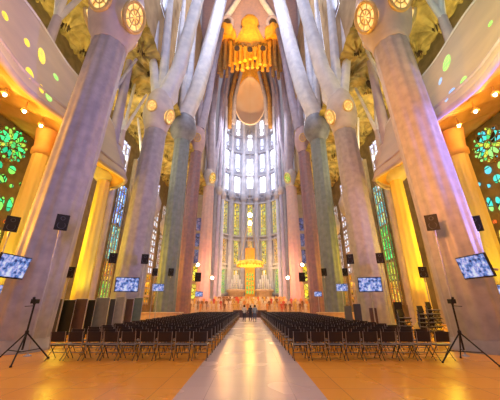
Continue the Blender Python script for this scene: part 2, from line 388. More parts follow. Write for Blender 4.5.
# galleries: concave parapet, soffit with ledge, top floor
for s in (-1, 1):
    root = empty('choir_gallery', (s*12, 14, 11.5), 'long sweeping stone choir gallery with curved parapet along the %s aisle' % SIDE[s], 'gallery')
    def prof(v, t):    # v 0 bottom lip .. 1 top edge ; t along Y
        y = 5 + t*18.5
        wave = math.sin((y-16.2)/7.2*math.pi*2)
        x = 11.1 + 1.8*v**1.6 + .45*math.sin(v*math.pi)*1 + .3*wave*(1-v)
        if t > .86: x += (t-.86)**2*120*.9
        z = 11.95 + v*(5.7 + .2*wave)
        return Vector((s*x, y, z))
    loc = lambda p: Vector(p) - root.location
    o = MB().grid(lambda u, v: loc(prof(u, v)), 20, 60).build('parapet', 'gallery', root); thick(o, .25, 0)
    mb = MB(); mb.tube([loc(prof(0, k/40)) for k in range(41)], .17, 10)
    mb.tube([loc(prof(.14, k/40)) + Vector((-s*.12, 0, 0)) for k in range(41)], .12, 8)
    mb.build('lower_moulding', 'lilac', root)
    mb = MB(); mb.tube([loc(prof(1, k/40)) for k in range(41)], .18, 10); mb.build('handrail', 'shaft', root)
    def sof(u, v):
        p = prof(0, v); y = p.y; x = abs(p.x) + u*(WX - abs(p.x)-.05)
        z = p.z + (15.4 - p.z)*u**.9 + .45*abs(math.sin((y-16.4)/2.2*math.pi/1.0))*math.sin(u*math.pi)
        return loc((s*x, y, z))
    o = MB().grid(sof, 16, 90).build('soffit', 'soffit', root); thick(o, .15, 1)
    o = MB().grid(lambda u, v: loc((s*(12.9+u*6), 5+v*18.5, 16.6)), 2, 4).build('gallery_floor', 'gallery', root)
    # stained-glass light falling on the parapet, painted as glowing discs
    pieces = [(-1, 40, 57, .26, .6, 'blot_yellow'), (-1, 25, 43, .2, .25, 'blot_yellow'), (-1, 27, 75, .26, .38, 'blot_yellow'), (-1, 53, 77, .2, .22, 'blot_green'), (-1, 46, 98, .2, .3, 'blot_green'), (-1, 1, 15, .2, .25, 'blot_yellow'), (-1, 40, 89, .15, .3, 'blot_yellow'),
              (1, 449, 63, .32, .62, 'blot_green'), (1, 467, 80, .2, .25, 'blot_green'), (1, 443, 82, .13, .3, 'blot_blue'), (1, 455, 92, .2, .14, 'blot_blue'), (1, 493, 24, .15, .15, 'blot_green'), (1, 448, 100, .12, .22, 'blot_blue')]
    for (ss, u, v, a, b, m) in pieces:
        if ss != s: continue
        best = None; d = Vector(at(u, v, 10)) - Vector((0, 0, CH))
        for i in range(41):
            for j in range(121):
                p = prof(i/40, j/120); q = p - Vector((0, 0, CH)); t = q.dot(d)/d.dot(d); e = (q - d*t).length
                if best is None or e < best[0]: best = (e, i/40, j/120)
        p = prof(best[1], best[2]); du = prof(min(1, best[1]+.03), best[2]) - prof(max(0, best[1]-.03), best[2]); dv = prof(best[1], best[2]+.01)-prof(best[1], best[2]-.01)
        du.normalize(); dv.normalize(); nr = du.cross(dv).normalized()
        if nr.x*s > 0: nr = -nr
        MB().disc(loc(p + nr*.1), dv, du, a, b, .06, nr, 12).build('coloured_light_blot', m, root)
    # upper fins on the gallery
    for (y, x) in ((13.2, 13.6), (21.5, 14.2), (27, 15), (33, 15)):
        root2 = empty('forked_column', (s*x, y, 16.65 if y < 24 else 0), 'slim forked stone column %s %s' % (('standing on the %s gallery' % SIDE[s]) if y < 24 else 'rising from the %s aisle floor' % SIDE[s], 'nearest the camera' if y == 13.2 else 'beside the gallery end' if y == 21.5 else 'just past the gallery' if y == 27 else 'furthest from the camera'), 'column')
        hz = 27.5 - root2.location.z; k0 = 4 if y < 24 else 21
        mb = MB(); mb.tube([(0, 0, 0), (0, 0, k0)], [.34, .26], 12, flute=.08, nf=6); mb.build('shaft', 'lilac', root2)
        for dx, dy in ((-1.6, 0), (.7, -.8), (1.4, 1.2)):
            MB().tube([(0, 0, k0-.2), (dx*.5, dy*.5, k0+(hz-k0)*.5), (dx, dy, hz)], [.22, .18, .16], 10).build('branch', 'shaft', root2)
# spotlights in the soffits
for s in (-1, 1):
    for i, (du, v) in enumerate(((238, 100), (220, 117), (247, 93-2), (206, 130))):
        pass
    for i, y in enumerate((10.4, 11.9, 13.3, 14.7)):
        x = 13.6; z = 12.75
        root = empty('uplighter', (s*x, y, z), 'round glowing %s lamp below the %s gallery' % (('nearest', 'second', 'third', 'furthest')[i], SIDE[s]), 'lamp', 'lamps under the galleries')
        MB().lathe((0, 0, 0), [(-.12, .1), (-.1, .2), (.0, .17), (.05, .05), (.6, .03)], 16).build('housing', 'soffit', root)
        MB().lathe((0, 0, -.2), [(-.06, .02), (-.05, .06), (-.01, .09), (.08, .08)], 16).build('bulb', 'spot', root)
        light('POINT', (s*(x+.1), y, z-.4), None, (1, .5, .08), 130, .06)

# ------------------------------------------------------------------ COLUMNS
def medallion(root, ang, z, r, a, b, m, tilt=.35):
    nr = Vector((math.cos(ang), math.sin(ang), -tilt)).normalized(); ex = Vector((-math.sin(ang), math.cos(ang), 0)); ey = nr.cross(ex)
    c = Vector((math.cos(ang)*r, math.sin(ang)*r, z))
    mb = MB(); mb.disc(c - nr*.35, ex, ey, a*.94, b*.94, .4, nr); me = mb.build('medallion', m, root)
    mb = MB(); mb.ring(c + nr*.05, ex, ey, a, b, .1*a/.6); mb.ring(c + nr*.07, ex, ey, a*.55, b*.55, .05*a/.6)
    for k in range(8):
        q = k*math.pi/4; mb.tube([c + nr*.08 + ex*math.cos(q)*a*.2 + ey*math.sin(q)*b*.2, c + nr*.08 + ex*math.cos(q)*a*.95 + ey*math.sin(q)*b*.95], .035*a/.6, 6)
    mb.build('medallion_ring', 'ring', me)
def column(x, y, r0, r1, hs, hk, rk, m, mk, label, meds, branches, lean=0, nf=10, base=True, medm='med', flute=.035, bm='shaft'):
    """hs: top of shaft; hk: top of knot; rk: knot radius"""
    root = empty('nave_column', (x, y, 0), label, 'column')
    N = 60
    if base: MB().lathe((0, 0, 0), [(0, r0*1.13), (.1, r0*1.13), (.14, r0*1.1), (.3, r0*1.09), (.36, r0*1.06), (.45, r0*1.045)], N).build('plinth', m, root)
    pr = [(z, r0 + (r1-r0)*(z/hs), flute*(1-z/hs*.4), nf) for z in [hs*k/10 for k in range(11)]]
    MB().lathe((0, 0, 0), pr, N*2 if nf > 10 else N, lean=(lean, 0)).build('shaft', m, root)
    dx = lean*hs
    kh = hk-hs
    kp = [(0, r1*1.02), (.02*kh, r1*1.1), (.08*kh, r1*1.08), (.2*kh, rk*.86), (.38*kh, rk), (.55*kh, rk), (.75*kh, rk*.9), (.9*kh, rk*.75), (kh, rk*.55)]
    MB().lathe((dx, 0, hs), [(z, rr, .025, 4) for z, rr in kp], N).build('knot', mk, root)
    rr = bpy.data.objects.new('x', None)
    for (ang, zf, a, b, *mm) in meds:
        # offset the medallion with the lean
        zz = hs + zf*kh
        rad = rk*(1.03 if zf < .6 else .93)
        nr = Vector((math.cos(R(ang)), math.sin(R(ang)), -.3)).normalized(); ex = Vector((-math.sin(R(ang)), math.cos(R(ang)), 0)); ey = nr.cross(ex)
        c = Vector((dx + math.cos(R(ang))*rad, math.sin(R(ang))*rad, zz)); q = a/.6
        me = MB().disc(c - nr*.35, ex, ey, a*.94, b*.94, .42, nr).build('medallion', mm[0] if mm else medm, root)
        mb = MB(); mb.ring(c + nr*.05, ex, ey, a, b, .11*q); mb.ring(c + nr*.07, ex, ey, a*.5, b*.5, .045*q)
        for k in range(8):
            t = k*math.pi/4; mb.tube([c + nr*.09 + ex*math.cos(t)*a*.15 + ey*math.sin(t)*b*.15, c + nr*.09 + ex*math.cos(t)*a*.95 + ey*math.sin(t)*b*.95], .03*q, 6)
        mb.build('medallion_ring', 'ring', me)
    bpy.data.objects.remove(rr)
    for (pts, rs) in branches:
        MB().tube([Vector(p) - root.location for p in pts], rs, 20, flute=.07, nf=5).build('branch', bm, root)
    return root
for s in (-1, 1):
    S = SIDE[s]
    def P(du, v, Y, s=s): return at(250 + s*du, v, Y)
    # C1 nearest
    top = Vector((s*8.75, 12.3, 21))
    column(s*9.42, 12.3, 1.03, .97, 16.6, 22.6, 1.62, 'granite', 'stone', 'huge nearest %s granite column with oval medallions on its knot' % S,
           [(-90 - s*66, .3, .68, .98), (-90 + s*4, .36, .66, .9), (-90 + s*90, .4, .6, .9), (90, .4, .6, .9)],
           [([top, top + Vector((-s*.8, 1, 6)), top + Vector((-s*3, 2, 30))], [1, .85, .6]), ([top, top + Vector((s*2, 1.5, 7))], [.8, .6]),
            ([top, top + Vector((s*.8, -1.5, 7))], [.8, .6])], lean=-s*.04, nf=12)
    # C2
    k2 = Vector((s*9.3, 22.6, 20.5))
    column(s*9.7, 22.6, 1.22, 1.0, 17.6, 22.5, 1.45, 'granite', 'stone', 'second %s grey column lit orange on its flank' % S,
           [(-90 + s*4, .42, .46, .55), (-90 - s*68, .3, .5, .75), (90, .4, .46, .55)],
           [([k2, P(72, 70, 23), P(52, 0, 24), P(30, -80, 25)], [1.0, .82, .72, .6]), ([k2 + Vector((-s*.1, .2, 0)), P(86, 70, 23), P(80, 0, 23.4)], [.7, .5, .42]),
            ([k2, P(97, 60, 23), P(92, 0, 23), P(90, -40, 23)], [.7, .42, .38, .35]), ([k2, P(76, 100, 24), P(69, 40, 26), P(66, 0, 28)], [.7, .4, .34, .3])], lean=-s*.02, nf=10)
    # C3 basalt with dark knot
    k3 = P(66, 112, 34)
    column(s*9.95, 34, 1.22, 1.08, 24.0, 28.6, 1.85, 'basalt', 'basalt_dark', 'blue-grey basalt column on the %s with dark swelling capital' % S,
           [],
           [([k3 + Vector((0, 0, -1.5)), P(53, 90, 34), P(44, 60, 35), P(29, 0, 36), P(15, -50, 37)], [1.25, 1.2, 1.2, 1.15, .9]),
            ([k3 + Vector((0, 0, -1)), P(60, 70, 35), P(56, 30, 38), P(53, 0, 40)], [.8, .6, .5, .4]),
            ([k3 + Vector((0, 0, -1)), P(66, 70, 34), P(64, 40, 34)], [.8, .4, .35])], nf=12, lean=0)
    # C4 porphyry
    k4 = P(50, 130, 43)
    column(s*10.1, 43, 1.25, 1.0, 27.6, 33, 1.5, 'porphyry', 'pinkstone', 'dark red porphyry column on the %s with ringed knot' % S,
           [(-90 - s*12, .42, .6, .75, 'pinkstone'), (-90 + s*90, .5, .5, .7)],
           [([k4, P(42, 100, 44), P(35, 60, 46), P(28, 30, 48)], [.95, .75, .65, .6]), ([k4, P(50, 80, 44), P(46, 40, 45)], [.8, .5, .4])], nf=12, lean=s*-.01, bm='lilac')
    # C5 pink
    k5 = P(39, 178, 58)
    column(s*9.6, 58, 1.45, 1.2, 27.3, 32, 1.5, 'pinkstone', 'stone', 'pink stone column flanking the apse on the %s with coloured glass medallion' % S,
           [(-90 - s*35, .4, .75, 1.25, 'medy' if s < 0 else 'medg')],
           [([k5, P(38, 120, 58), P(33, 70, 58), P(27, 40, 58)], [1.1, .9, .8, .7]), ([k5, P(31, 140, 60), P(28, 90, 62), P(22, 60, 64)], [.8, .5, .45, .4]), ([k5, P(44, 130, 58), P(42, 60, 58)], [.7, .45, .4])], nf=10, lean=0, bm='lilac')
    # far shafts between C5 and apse
    for i, (du, Y, r, top_, m) in enumerate(((33.5, 63, .5, 62, 'lilac'), (29, 66, .45, 60, 'shaft'))):
        b = P(du, 250, Y)
        root = empty('apse_column', (b.x, Y, 1.4), '%s slender %s column at the %s edge of the apse' % ('outer' if i == 0 else 'inner', 'lilac' if i == 0 else 'white', S), 'column')
        MB().lathe((0, 0, 0), [(0, r*1.6), (.4, r*1.5), (.6, r, .05, 6), (top_-4, r*.75, .05, 6)], 24).build('shaft', m, root)
        MB().lathe((0, 0, 0), [(26, r*.8), (26.6, r*1.5), (27.6, r*1.7), (28.4, r*.8)], 24).build('collar', 'stone', root)
    # aisle side columns with knots
    for (x, y, r, hz, lab) in ((14.3, 16.2, .55, 11.2, 'nearest'), (13.4, 22.6, .62, 12.3, 'second'), (13.4, 34, .6, 12.3, 'third'), (13.6, 44, .6, 12.3, 'fourth')):
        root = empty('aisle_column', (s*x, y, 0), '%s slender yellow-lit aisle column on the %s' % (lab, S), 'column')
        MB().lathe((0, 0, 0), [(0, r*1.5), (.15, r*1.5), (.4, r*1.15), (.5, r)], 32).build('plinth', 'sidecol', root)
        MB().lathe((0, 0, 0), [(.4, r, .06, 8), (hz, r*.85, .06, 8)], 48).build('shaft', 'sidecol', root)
        if y > 20:
            MB().lathe((0, 0, hz), [(0, r*.9), (.1, r*1.3), (.6, r*1.9, .05, 4), (1.3, r*2.3, .06, 4), (2.2, r*2.4, .06, 4), (3, r*1.9, .05, 4), (3.8, r*1.3)], 40).build('knot', 'stone', root)
            MB().tube([(0, 0, hz+3), (0, 0, 27)], [r*.9, r*.6], 16, flute=.08, nf=6).build('upper_shaft', 'lilac', root)
        else:
            MB().lathe((0, 0, hz), [(0, r*.9), (.1, r*1.15), (.4, r*1.15), (.6, r*1.0), (1.9, r*1.3)], 32).build('knot', 'soffit', root)
        light('SPOT', (s*(x-1.4), y-2.6, 1.0), (s*x, y, 8), YEL, 1600, .3, 70)
        if y > 20: light('SPOT', (s*(x+1.6), y-1.0, 1.0), (s*x, y, 8), YEL, 500, .3, 70)

# ------------------------------------------------------------------ APSE
AC, AR = 67.0, 8.9
mb = MB()
def apw(u, v):
    a = math.pi*(1-u); rr = AR + .35
    z = 1.2 + v*80
    if z > 60: rr *= max(.12, math.cos((z-60)/22*math.pi/2)**.6)
    return (rr*math.cos(a), AC + rr*math.sin(a), z)
struct(MB().grid(apw, 48, 60).build('wall_apse', 'apse'), 'curved pale stone apse wall', 'wall')
nb = 7
for k in range(nb+1):
    a = math.pi*k/nb; x, y = AR*math.cos(a), AC + AR*math.sin(a)
    root = empty('apse_shaft', (x, y, 1.3), 'pale slender shaft of the apse, %s from the left' % ['eighth', 'seventh', 'sixth', 'fifth', 'fourth', 'third', 'second', 'first'][k], 'column')
    MB().lathe((0, 0, 0), [(0, 1.15), (.5, 1.1), (.8, .88, .06, 6), (29, .72, .06, 6)], 24).build('lower_shaft', 'apse', root)
    MB().lathe((0, 0, 29), [(0, .72), (.5, 1.05), (1.6, 1.25, .1, 6), (2.6, .6)], 24).build('capital', 'apse', root)
    MB().lathe((0, 0, 31), [(0, .62), (27, .45)], 12).build('upper_shaft', 'shaft', root)
for k in range(nb):
    a = math.pi*(k+.5)/nb; nx, ny = math.cos(a), math.sin(a); rr = AR - .05
    rot = Matrix.Rotation(a - math.pi/2, 3, 'Z')
    mid = k == nb//2
    o_ = ['seventh', 'sixth', 'fifth', 'central', 'third', 'second', 'first'][k]
    root = window('tall apse window bay, %s from the left, white above and yellow below' % o_); root.location = (rr*nx, AC + rr*ny, 0); root.rotation_euler.z = a - math.pi/2
    def pane(w_, z0, z1, m, x=0, d=0): MB().box((x, d, (z0+z1)/2), (w_, .1, z1-z0)).build('pane', m, root)
    g = 'green_glass' if k in (1, 5) else ('amber_glass' if mid else 'yellow_glass')
    pane(1.0, 4.5, 10.5, 'lime_glass' if k in (1, 5) else g)
    pane(1.1, 12, 18.5, 'amber_glass' if k in (1, 3, 5) else 'yellow_glass')
    pane(1.3, 20, 29.5, 'yellow_glass')
    if mid: pane(1.7, 35, 45, 'whiteb'); pane(1.2, 48, 54, 'whiteb')
    else:
        pane(1.5, 33.3, 38.3, 'whiteb' if k in (2, 4) else 'white'); pane(1.2, 40, 46.3, 'whiteb' if k in (0, 1, 5, 6) else 'white')
        pane(.8, 48, 52, 'white'); pane(1.0, 53.5, 59, 'whiteb' if k in (2, 4) else 'white')
    mb = MB()
    for z in (4.3, 10.7, 11.8, 18.7, 19.8, 29.8, 32.6, 38.9, 47, 52.8, 59.3): mb.box((0, -.12, z), (3.4, .45, .45))
    for z in (6, 7.5, 9, 14, 16, 22, 24.5, 27): mb.box((0, -.1, z), (1.8, .1, .12))
    for x in (-.22, .22): mb.box((x, -.1, 31.5), (.1, .14, 55))
    ex = Vector((1, 0, 0))
    for z in (32, 40.5, 48.5, 55): mb.ring((0, -.25, z), ex, Z, .7, .7, .16, 16)
    for z in (36, 44): 
        for x in (-1.3, 1.3): mb.ring((x, -.2, z), ex, Z, .35, .6, .1, 12)
    mb.build('tracery', 'apse', root)
# gold altar column behind the canopy
root = empty('gilded_reredos', (0, AC + AR - 1.8, 1.3), 'tall narrow golden reredos column behind the altar canopy', 'reredos')
MB().box((0, 0, 7.5), (2.6, .7, 15)).build('panel', 'gold', root)
mb = MB()
for i in range(3):
    for j in range(5): mb.box((-.7+i*.7, -.38, 3.5+j*1.1), (.42, .1, .8))
mb.build('lattice_glass', 'lime_glass', root)
# egg-shaped niche
eggc = at(250, 100, 70)
root = empty('apse_niche', eggc, 'egg-shaped glowing cream niche high at the head of the apse', 'niche')
def eggf(u, v):
    th = u*math.pi; ph = v*2*math.pi     # concave shell facing camera
    t = u; a = 4.9*math.sin(t*math.pi/2); b = 9.6*math.sin(t*math.pi/2); z = b*math.sin(ph)
    x = a*math.cos(ph)*(1 - .22*max(0, math.sin(ph))); y = 3.0*math.cos(t*math.pi/2)
    return (x, y, z)
o = MB().grid(eggf, 12, 40).build('shell', 'egg', root)
bm = bmesh.new(); bm.from_mesh(o.data); bmesh.ops.remove_doubles(bm, verts=bm.verts, dist=.01); bm.to_mesh(o.data); bm.free(); thick(o, .2, 1)
mb = MB(); mb.tube([eggf(1, k/40) for k in range(41)], .25, 8); mb.build('rim', 'egg', root)
def hood(u, v):
    ph = math.pi*(-.05 + 1.1*v); k = 1.03 + .5*u*max(.15, math.sin(ph)); p = eggf(1, ph/2/math.pi)
    return (p[0]*k, -2.2*u, p[2]*k)
thick(MB().grid(hood, 8, 40).build('hood', 'gold', root), .3, 1)
mb = MB().lathe((0, -1.2, 12.3), [(-.6, .2), (-.4, 1.6), (.2, 2.0), (.6, 1.2)], 24, sy=.5); mb.build('keystone', 'golddeep', root)
niche = root
light('POINT', (0, 62, eggc.z-9), None, (1, .6, .3), 900, 1)
light('SPOT', (0, 56, 22), eggc, (1, .66, .36), 130000, 1, 32)  # added spot that makes the niche look glowing, no fixture
# ribs framing the niche
for s in (-1, 1):
    for i, (d0, v0, d1, v1) in enumerate(((17, 124, 9, 72), (21, 128, 13, 66), (25, 130, 19, 62))):
        p0 = at(250+s*d0, v0, 69 - i); p1 = at(250+s*(d0*.5+d1*.5+2.5), (v0+v1)/2, 68-i); p2 = at(250+s*d1, v1, 67-i)
        o = MB().tube([p0-p0, p1-p0, p2-p0], [.75, .6, .5], 12, flute=.1, nf=4).build('niche_rib', ['stone', 'golddeep', 'lilac'][i], niche)
        o.location = p0 - eggc
    for i in range(6):
        p = at(250+s*(19.5-i*1.4), 118-i*9, 68)
        mb = MB(); mb.ring((0, 0, 0), Vector((1, 0, 0)), Z, .75, 1.0, .22, 16)
        o = mb.build('tracery_ring', 'stone', niche); o.location = p - eggc
        0 and tag(o, 'carved stone ring beside the egg-shaped niche, %s from the bottom on the %s' % (['first', 'second', 'third', 'fourth', 'fifth', 'sixth'][i], SIDE[s]), 'ornament')
# gold crown vault
gy = 50
gc = at(250, 30, gy)
root = empty('golden_vault', (0, gy, gc.z), 'golden crown-like mosaic vault hanging high above the altar', 'vault')
sc = gc.z
def zz(v): return at(250, v, gy).z - gc.z
def hw(px, v): return px*(gy*math.cos(PITCH) + (at(250, v, gy).z-CH)*math.sin(PITCH))/F
pr = [(7, .5), (9, 5), (13, 8.5), (17, 9), (21, 7.5), (24, 9.5), (28, 11.5), (33, 14), (38, 18), (43, 21)]
MB().lathe((0, 2, 0), [(zz(v), hw(p, v), .05 if v > 22 else .02, 12) for v, p in pr][::-1], 72, sy=.45).build('bell', 'gold', root)
for k in range(25):
    du = -29 + k*29/12; t = abs(du)/29
    v0 = 50 - 14*t**1.3 + 2*math.cos(k*2.1); v1 = 62 + 12*t + (5 if k % 2 else -3) + random.uniform(-3, 3)
    L = zz(v1) - zz(v0); p = at(250+du, v0, gy - 1.5 + 2.5*t + (1.2 if k % 2 else 0))
    z0 = p.z - gc.z; r = hw(random.uniform(1.6, 2.2), 40)
    o = MB().lathe((p.x, p.y-gy, z0), [(L, r*.9), (L*.8, r*.8, .1, 6), (L*.55, r*.75, .1, 6), (L*.3, r*.85, .15, 7), (L*.1, r*1.1, .25, 7), (0, r*1.3, .32, 7), (L*.03, r*.9, .2, 7), (L*.12, r*.25)], 30).build('pendant', 'gold' if t < .75 else 'golddeep', root)
for du in (-13, 0, 13):
    p = at(250+du, 50 - abs(du)*.1, gy-3.2)
    MB().disc((p.x, p.y-gy, p.z-gc.z), Vector((1, 0, 0)), Z, hw(2.6, 50), hw(3.2, 50), .2, Vector((0, -1, 0)), 16).build('oculus', 'hole', root)
for s in (-1, 1):
    p = at(250+s*24, 34, gy+1); mb = MB(); mb.lathe((p.x, 1, p.z-gc.z), [(-3, 2.2, .1, 7), (-1, 2.6, .1, 7), (1.2, 2.3, .1, 7), (2.4, .8)], 28); mb.build('side_lobe', 'gold', root)
light('SPOT', (0, 40, 36), (0, 50, gc.z-2), (1, .5, .06), 130000, 1, 34)  # spots added to brighten the gold crown, no fixtures modelled
light('SPOT', (0, 36, 60), (0, 50, gc.z+4), (1, .62, .3), 60000, 1, 60)
# stone vault wall with dark niches above
root = empty('upper_vault', (0, 54, 60), 'lilac stone vault wall with two dark arched niches behind the golden crown', 'vault')
def uv_(u, v):
    x = -14 + 28*u; z = 4 + 36*v
    return (x, 3*math.cos(u*math.pi*2)*.5 - v*v*4 + 1.5*math.sin(u*math.pi), z)
thick(MB().grid(uv_, 40, 20).build('web', 'pinkstone', root), .4, 1)
for s in (-1, 1):
    p = at(250+s*23, 24, 51)
    MB().disc((p.x, p.y-54, p.z-60), Vector((1, 0, 0)), Z, hw(5, 24), hw(6, 24)*1.3, .3, Vector((0, -1, 0)), 24).build('niche', 'hole', root)
    mb = MB(); mb.ring((p.x, p.y-54.3, p.z-60), Vector((1, 0, 0)), Z, hw(5.6, 24), hw(6.6, 24)*1.3, .5); mb.build('niche_arch', 'lilac', root)
for s in (-1, 1):
    p = at(250+s*11, 2, 50)
    MB().tube([(s*2, -4, p.z-60+4), (s*6, -2.5, p.z-60-3), (s*10, -2, p.z-60-10)], [.7, .8, .9], 14).build('rib', 'shaft', root)
struct(MB().box((0, 30, 92), (26, 70, 1)).build('ceiling', 'clere'), 'high nave ceiling', 'ceiling')

for s in (-1, 1):
    struct(MB().box((s*14.3, 66, 14.5), (9.6, .6, 29)).build('wall_end_' + SIDE[s], 'wallpale'), 'end wall of the %s aisle' % SIDE[s], 'wall')
    root = window('%s end window of warm small panes' % SIDE[s]); root.location = (s*13.5, 65.6, 0)
    for z in range(3, 20, 4): MB().box((0, 0, z+1.6), (2.4, .1, 3.2)).build('pane', 'yellow_glass' if z < 10 else 'blue_dim_glass', root)
# altar platform and steps
st = MB()
for k in range(3): st.box((0, 53.0 + k*.8, .225 + k*.45), (23.5, 6.2 - k*1.6, .45))
for k in range(3): st.box((0, 63.2 + k*.8, .9 + k*.45), (15.2, 14 - k*1.6, 1.8 if k == 0 else .45 + (1.35 if k < 0 else 0)))
tag(st.build('altar_platform', 'cream'), 'broad stepped cream altar platform filled with people', 'platform')
# curved balconies behind altar
for s in (-1, 1):
    root = empty('organ_case', (s*3.6, 72, 1.3), 'pale conical organ case with pipes on the %s behind the altar' % SIDE[s], 'organ')
    MB().lathe((0, 0, 0), [(0, 1.9), (3.3, 2.0), (3.4, 2.3), (3.9, 2.5), (4.1, 2.3), (4.1, 1.9)], 32, sy=.6).build('base', 'cream', root)
    for k in range(7):
        x = -1.5 + k*.5; h = 4.6 - abs(k-3)*1.1
        MB().lathe((x, 0, 4.1), [(0, .12), (.3, .22), (h, .22), (h+.05, .1)], 12).build('pipe', 'shaft', root)
# altar canopy
cz = at(250, 263, 50).z
root = empty('altar_canopy', (0, 50, cz), 'glowing golden ring-shaped canopy hanging over the altar', 'canopy')
cr = 2.35; zc_ = gc.z - cz - 3
MB().lathe((0, 0, 0), [(-.1, cr*.3), (-.3, cr*.86), (-.5, cr*.9), (-.5, cr), (.05, cr*1.05), (.25, cr*.95), (.5, cr*.5), (.6, .1)], 48).build('canopy_roof', 'canopy', root)
mb = MB()
for k in range(24):
    a = k*math.pi/12; mb.tube([(cr*math.cos(a), cr*math.sin(a), -.3), (cr*math.cos(a), cr*math.sin(a), -.7)], [.12, .05], 6)
mb.build('fringe', 'gold', root)
mb = MB()
for k in range(7):
    a = k*2*math.pi/7; mb.tube([(cr*.9*math.cos(a), cr*.9*math.sin(a), .2), (0, 0, 9)], .03, 5)
mb.tube([(0, 0, .8), (0, 0, zc_)], .03, 5)
mb.build('cable', 'ring', root)
for i, v in enumerate((215, 223, 230)):
    p = at(250, v, 50); root = empty('hanging_lantern', p, 'bright golden lantern, %s of three above the altar canopy' % ['topmost', 'middle', 'lowest'][i], 'lamp')
    MB().lathe((0, 0, 0), [(-.42, .05), (-.35, .3), (0, .42-.1*i), (.3, .3), (.4, .05)], 16).build('globe', 'spot' if i < 2 else 'canopy', root)
    MB().lathe((0, 0, 0), [(.38, .16), (.55, .12), (.6, .04)], 12).build('cap', 'ring', root)
light('POINT', (0, 50, cz-1.6), None, (1, .6, .12), 1500, .6)
for s in (-1, 1):
    light('POINT', (s*5, 57, 9), None, (1, .45, .12), 1600, .5)
    light('POINT', (s*4.5, 69, 12), None, (1, .62, .2), 1500, .5)
    light('SPOT', (s*3, 46, 4), (s*9.6, 58, 8), (1, .3, .25), 12000, .5, 60)
    light('SPOT', (s*3, 38, 3), (s*10, 43, 8), (1, .35, .3), 1500, .5, 60)
    # wall lamps by the altar
    for i, (du, v, Y) in enumerate(((37.5, 278, 60), (43, 265, 57))):
        p = at(250+s*(du if not i else 52), v, 56.4)
        root = empty('altar_floodlight', p, 'bright round floodlight on the %s pink column beside the altar, the %s one' % (SIDE[s], 'upper outer' if i else 'lower inner'), 'lamp')
        MB().lathe((0, 0, 0), [(-.3, .1), (-.2, .35), (.2, .35), (.3, .1)], 16).build('housing', 'black', root)
        MB().lathe((0, -.33, 0), [(-.3, .05), (-.2, .25), (0, .32), (.2, .25), (.3, .05)], 16).build('lens', 'spot', root)

# ------------------------------------------------------------------ CHAIRS
def chair_parts(joined=False):
    parts = []
    b = MB(); 
    def back(u, v): 
        x = -.26 + .52*u; z = .55 + .3*v
        return (x, -.2 - .06*v - .05*(1-(2*u-1)**2), z)
    b.grid(back, 8, 4); b.grid(lambda u, v: tuple(Vector(back(1-u, v)) + Vector((0, .025, 0))), 8, 4)
    e = [back(u/8, 1) for u in range(9)]; b.tube([Vector(p)+Vector((0, .012, 0)) for p in e], .014, 6)
    parts.append(('backrest', b, 'chair'))
    b = MB(); b.box((0, .02, .455), (.45, .42, .035)); b.box((0, .02, .432), (.4, .38, .02)); parts.append(('seat', b, 'seat'))
    b = MB()
    for s in (-1, 1): b.tube([(s*.235, -.22, .47), (s*.235, .22, .47)], .013, 6); b.tube([(s*.235, -.2, .3), (s*.235, -.21, .52), (s*.235, -.265, .87)], .012, 6)
    b.tube([(-.235, -.222, .47), (.235, -.222, .47)], .014, 6); b.tube([(-.235, .05, .2), (.235, .05, .2)], .01, 6)
    parts.append(('frame', b, 'rail'))
    for s in (-1, 1):
        for d in (-1, 1):
            b = MB(); b.tube([(s*(.235 if d < 0 else .215), -d*.2, .47), (s*(.24 if d < 0 else .22), d*.25, .01)], .012, 6); b.lathe((s*(.24 if d < 0 else .22), d*.25, 0), [(0, .018), (.03, .016)], 8)
            parts.append(('leg', b, 'legm'))
    return parts
def make_chair():
    root = empty('folding_chair', (0, 0, 0), 'x', 'chair')
    for n, b, m in chair_parts(): b.build(n, m, root)
    return root
proto = make_chair()
jm = MB(); names = []
for n, b, m in chair_parts():
    if m not in names: names.append(m)
    o = len(jm.v); jm.v += b.v
    for f, sm in zip(b.f, b.sm): jm.f.append([i+o for i in f]); jm.mi.append(names.index(m)); jm.sm.append(sm)
small = jm.build('folding_chair', names)
ORD = ['first', 'second', 'third', 'fourth', 'fifth', 'sixth', 'seventh', 'eighth', 'ninth', 'tenth', 'eleventh', 'twelfth', 'thirteenth', 'fourteenth', 'fifteenth', 'sixteenth', 'seventeenth', 'eighteenth', 'nineteenth', 'twentieth'] + ['twenty-' + q for q in ('first', 'second', 'third', 'fourth', 'fifth', 'sixth', 'seventh', 'eighth', 'ninth')]
NR, NC, Y0, PR, PX = 27, 9, 10.45, 1.12, .6
cnt = 0; used = False; used2 = False
rest = MB()
for r in range(NR):
    for s in (-1, 1):
        for c in range(NC):
            x = s*(1.68 + c*PX + random.uniform(-.012, .012)); y = Y0 + r*PR + random.uniform(-.02, .02); rz = random.uniform(-.04, .04)
            if cnt < 300:
                if r < 5:
                    if not used: o = proto; used = True
                    else: o = copy_tree(proto)
                else:
                    if not used2: o = small; used2 = True
                    else: o = small.copy(); COL.objects.link(o)
                o.location = (x, y, 0); o.rotation_euler.z = rz
                tag(o, 'black folding chair, %s block, %s row from the camera, %s seat from the aisle' % (SIDE[s], ORD[r], ORD[c]), 'chair', 'folding chairs in the %s block' % SIDE[s])
                cnt += 1
            else:
                o = len(rest.v); ca, sa = math.cos(rz), math.sin(rz)
                rest.v += [(x + p[0]*ca - p[1]*sa, y + p[0]*sa + p[1]*ca, p[2]) for p in jm.v]
                for f, sm, mi in zip(jm.f, jm.sm, jm.mi): rest.f.append([i+o for i in f]); rest.mi.append(mi); rest.sm.append(sm)
tag(rest.build('folding_chairs', names), 'distant rows of black folding chairs in front of the altar', 'chairs', None, 'stuff')

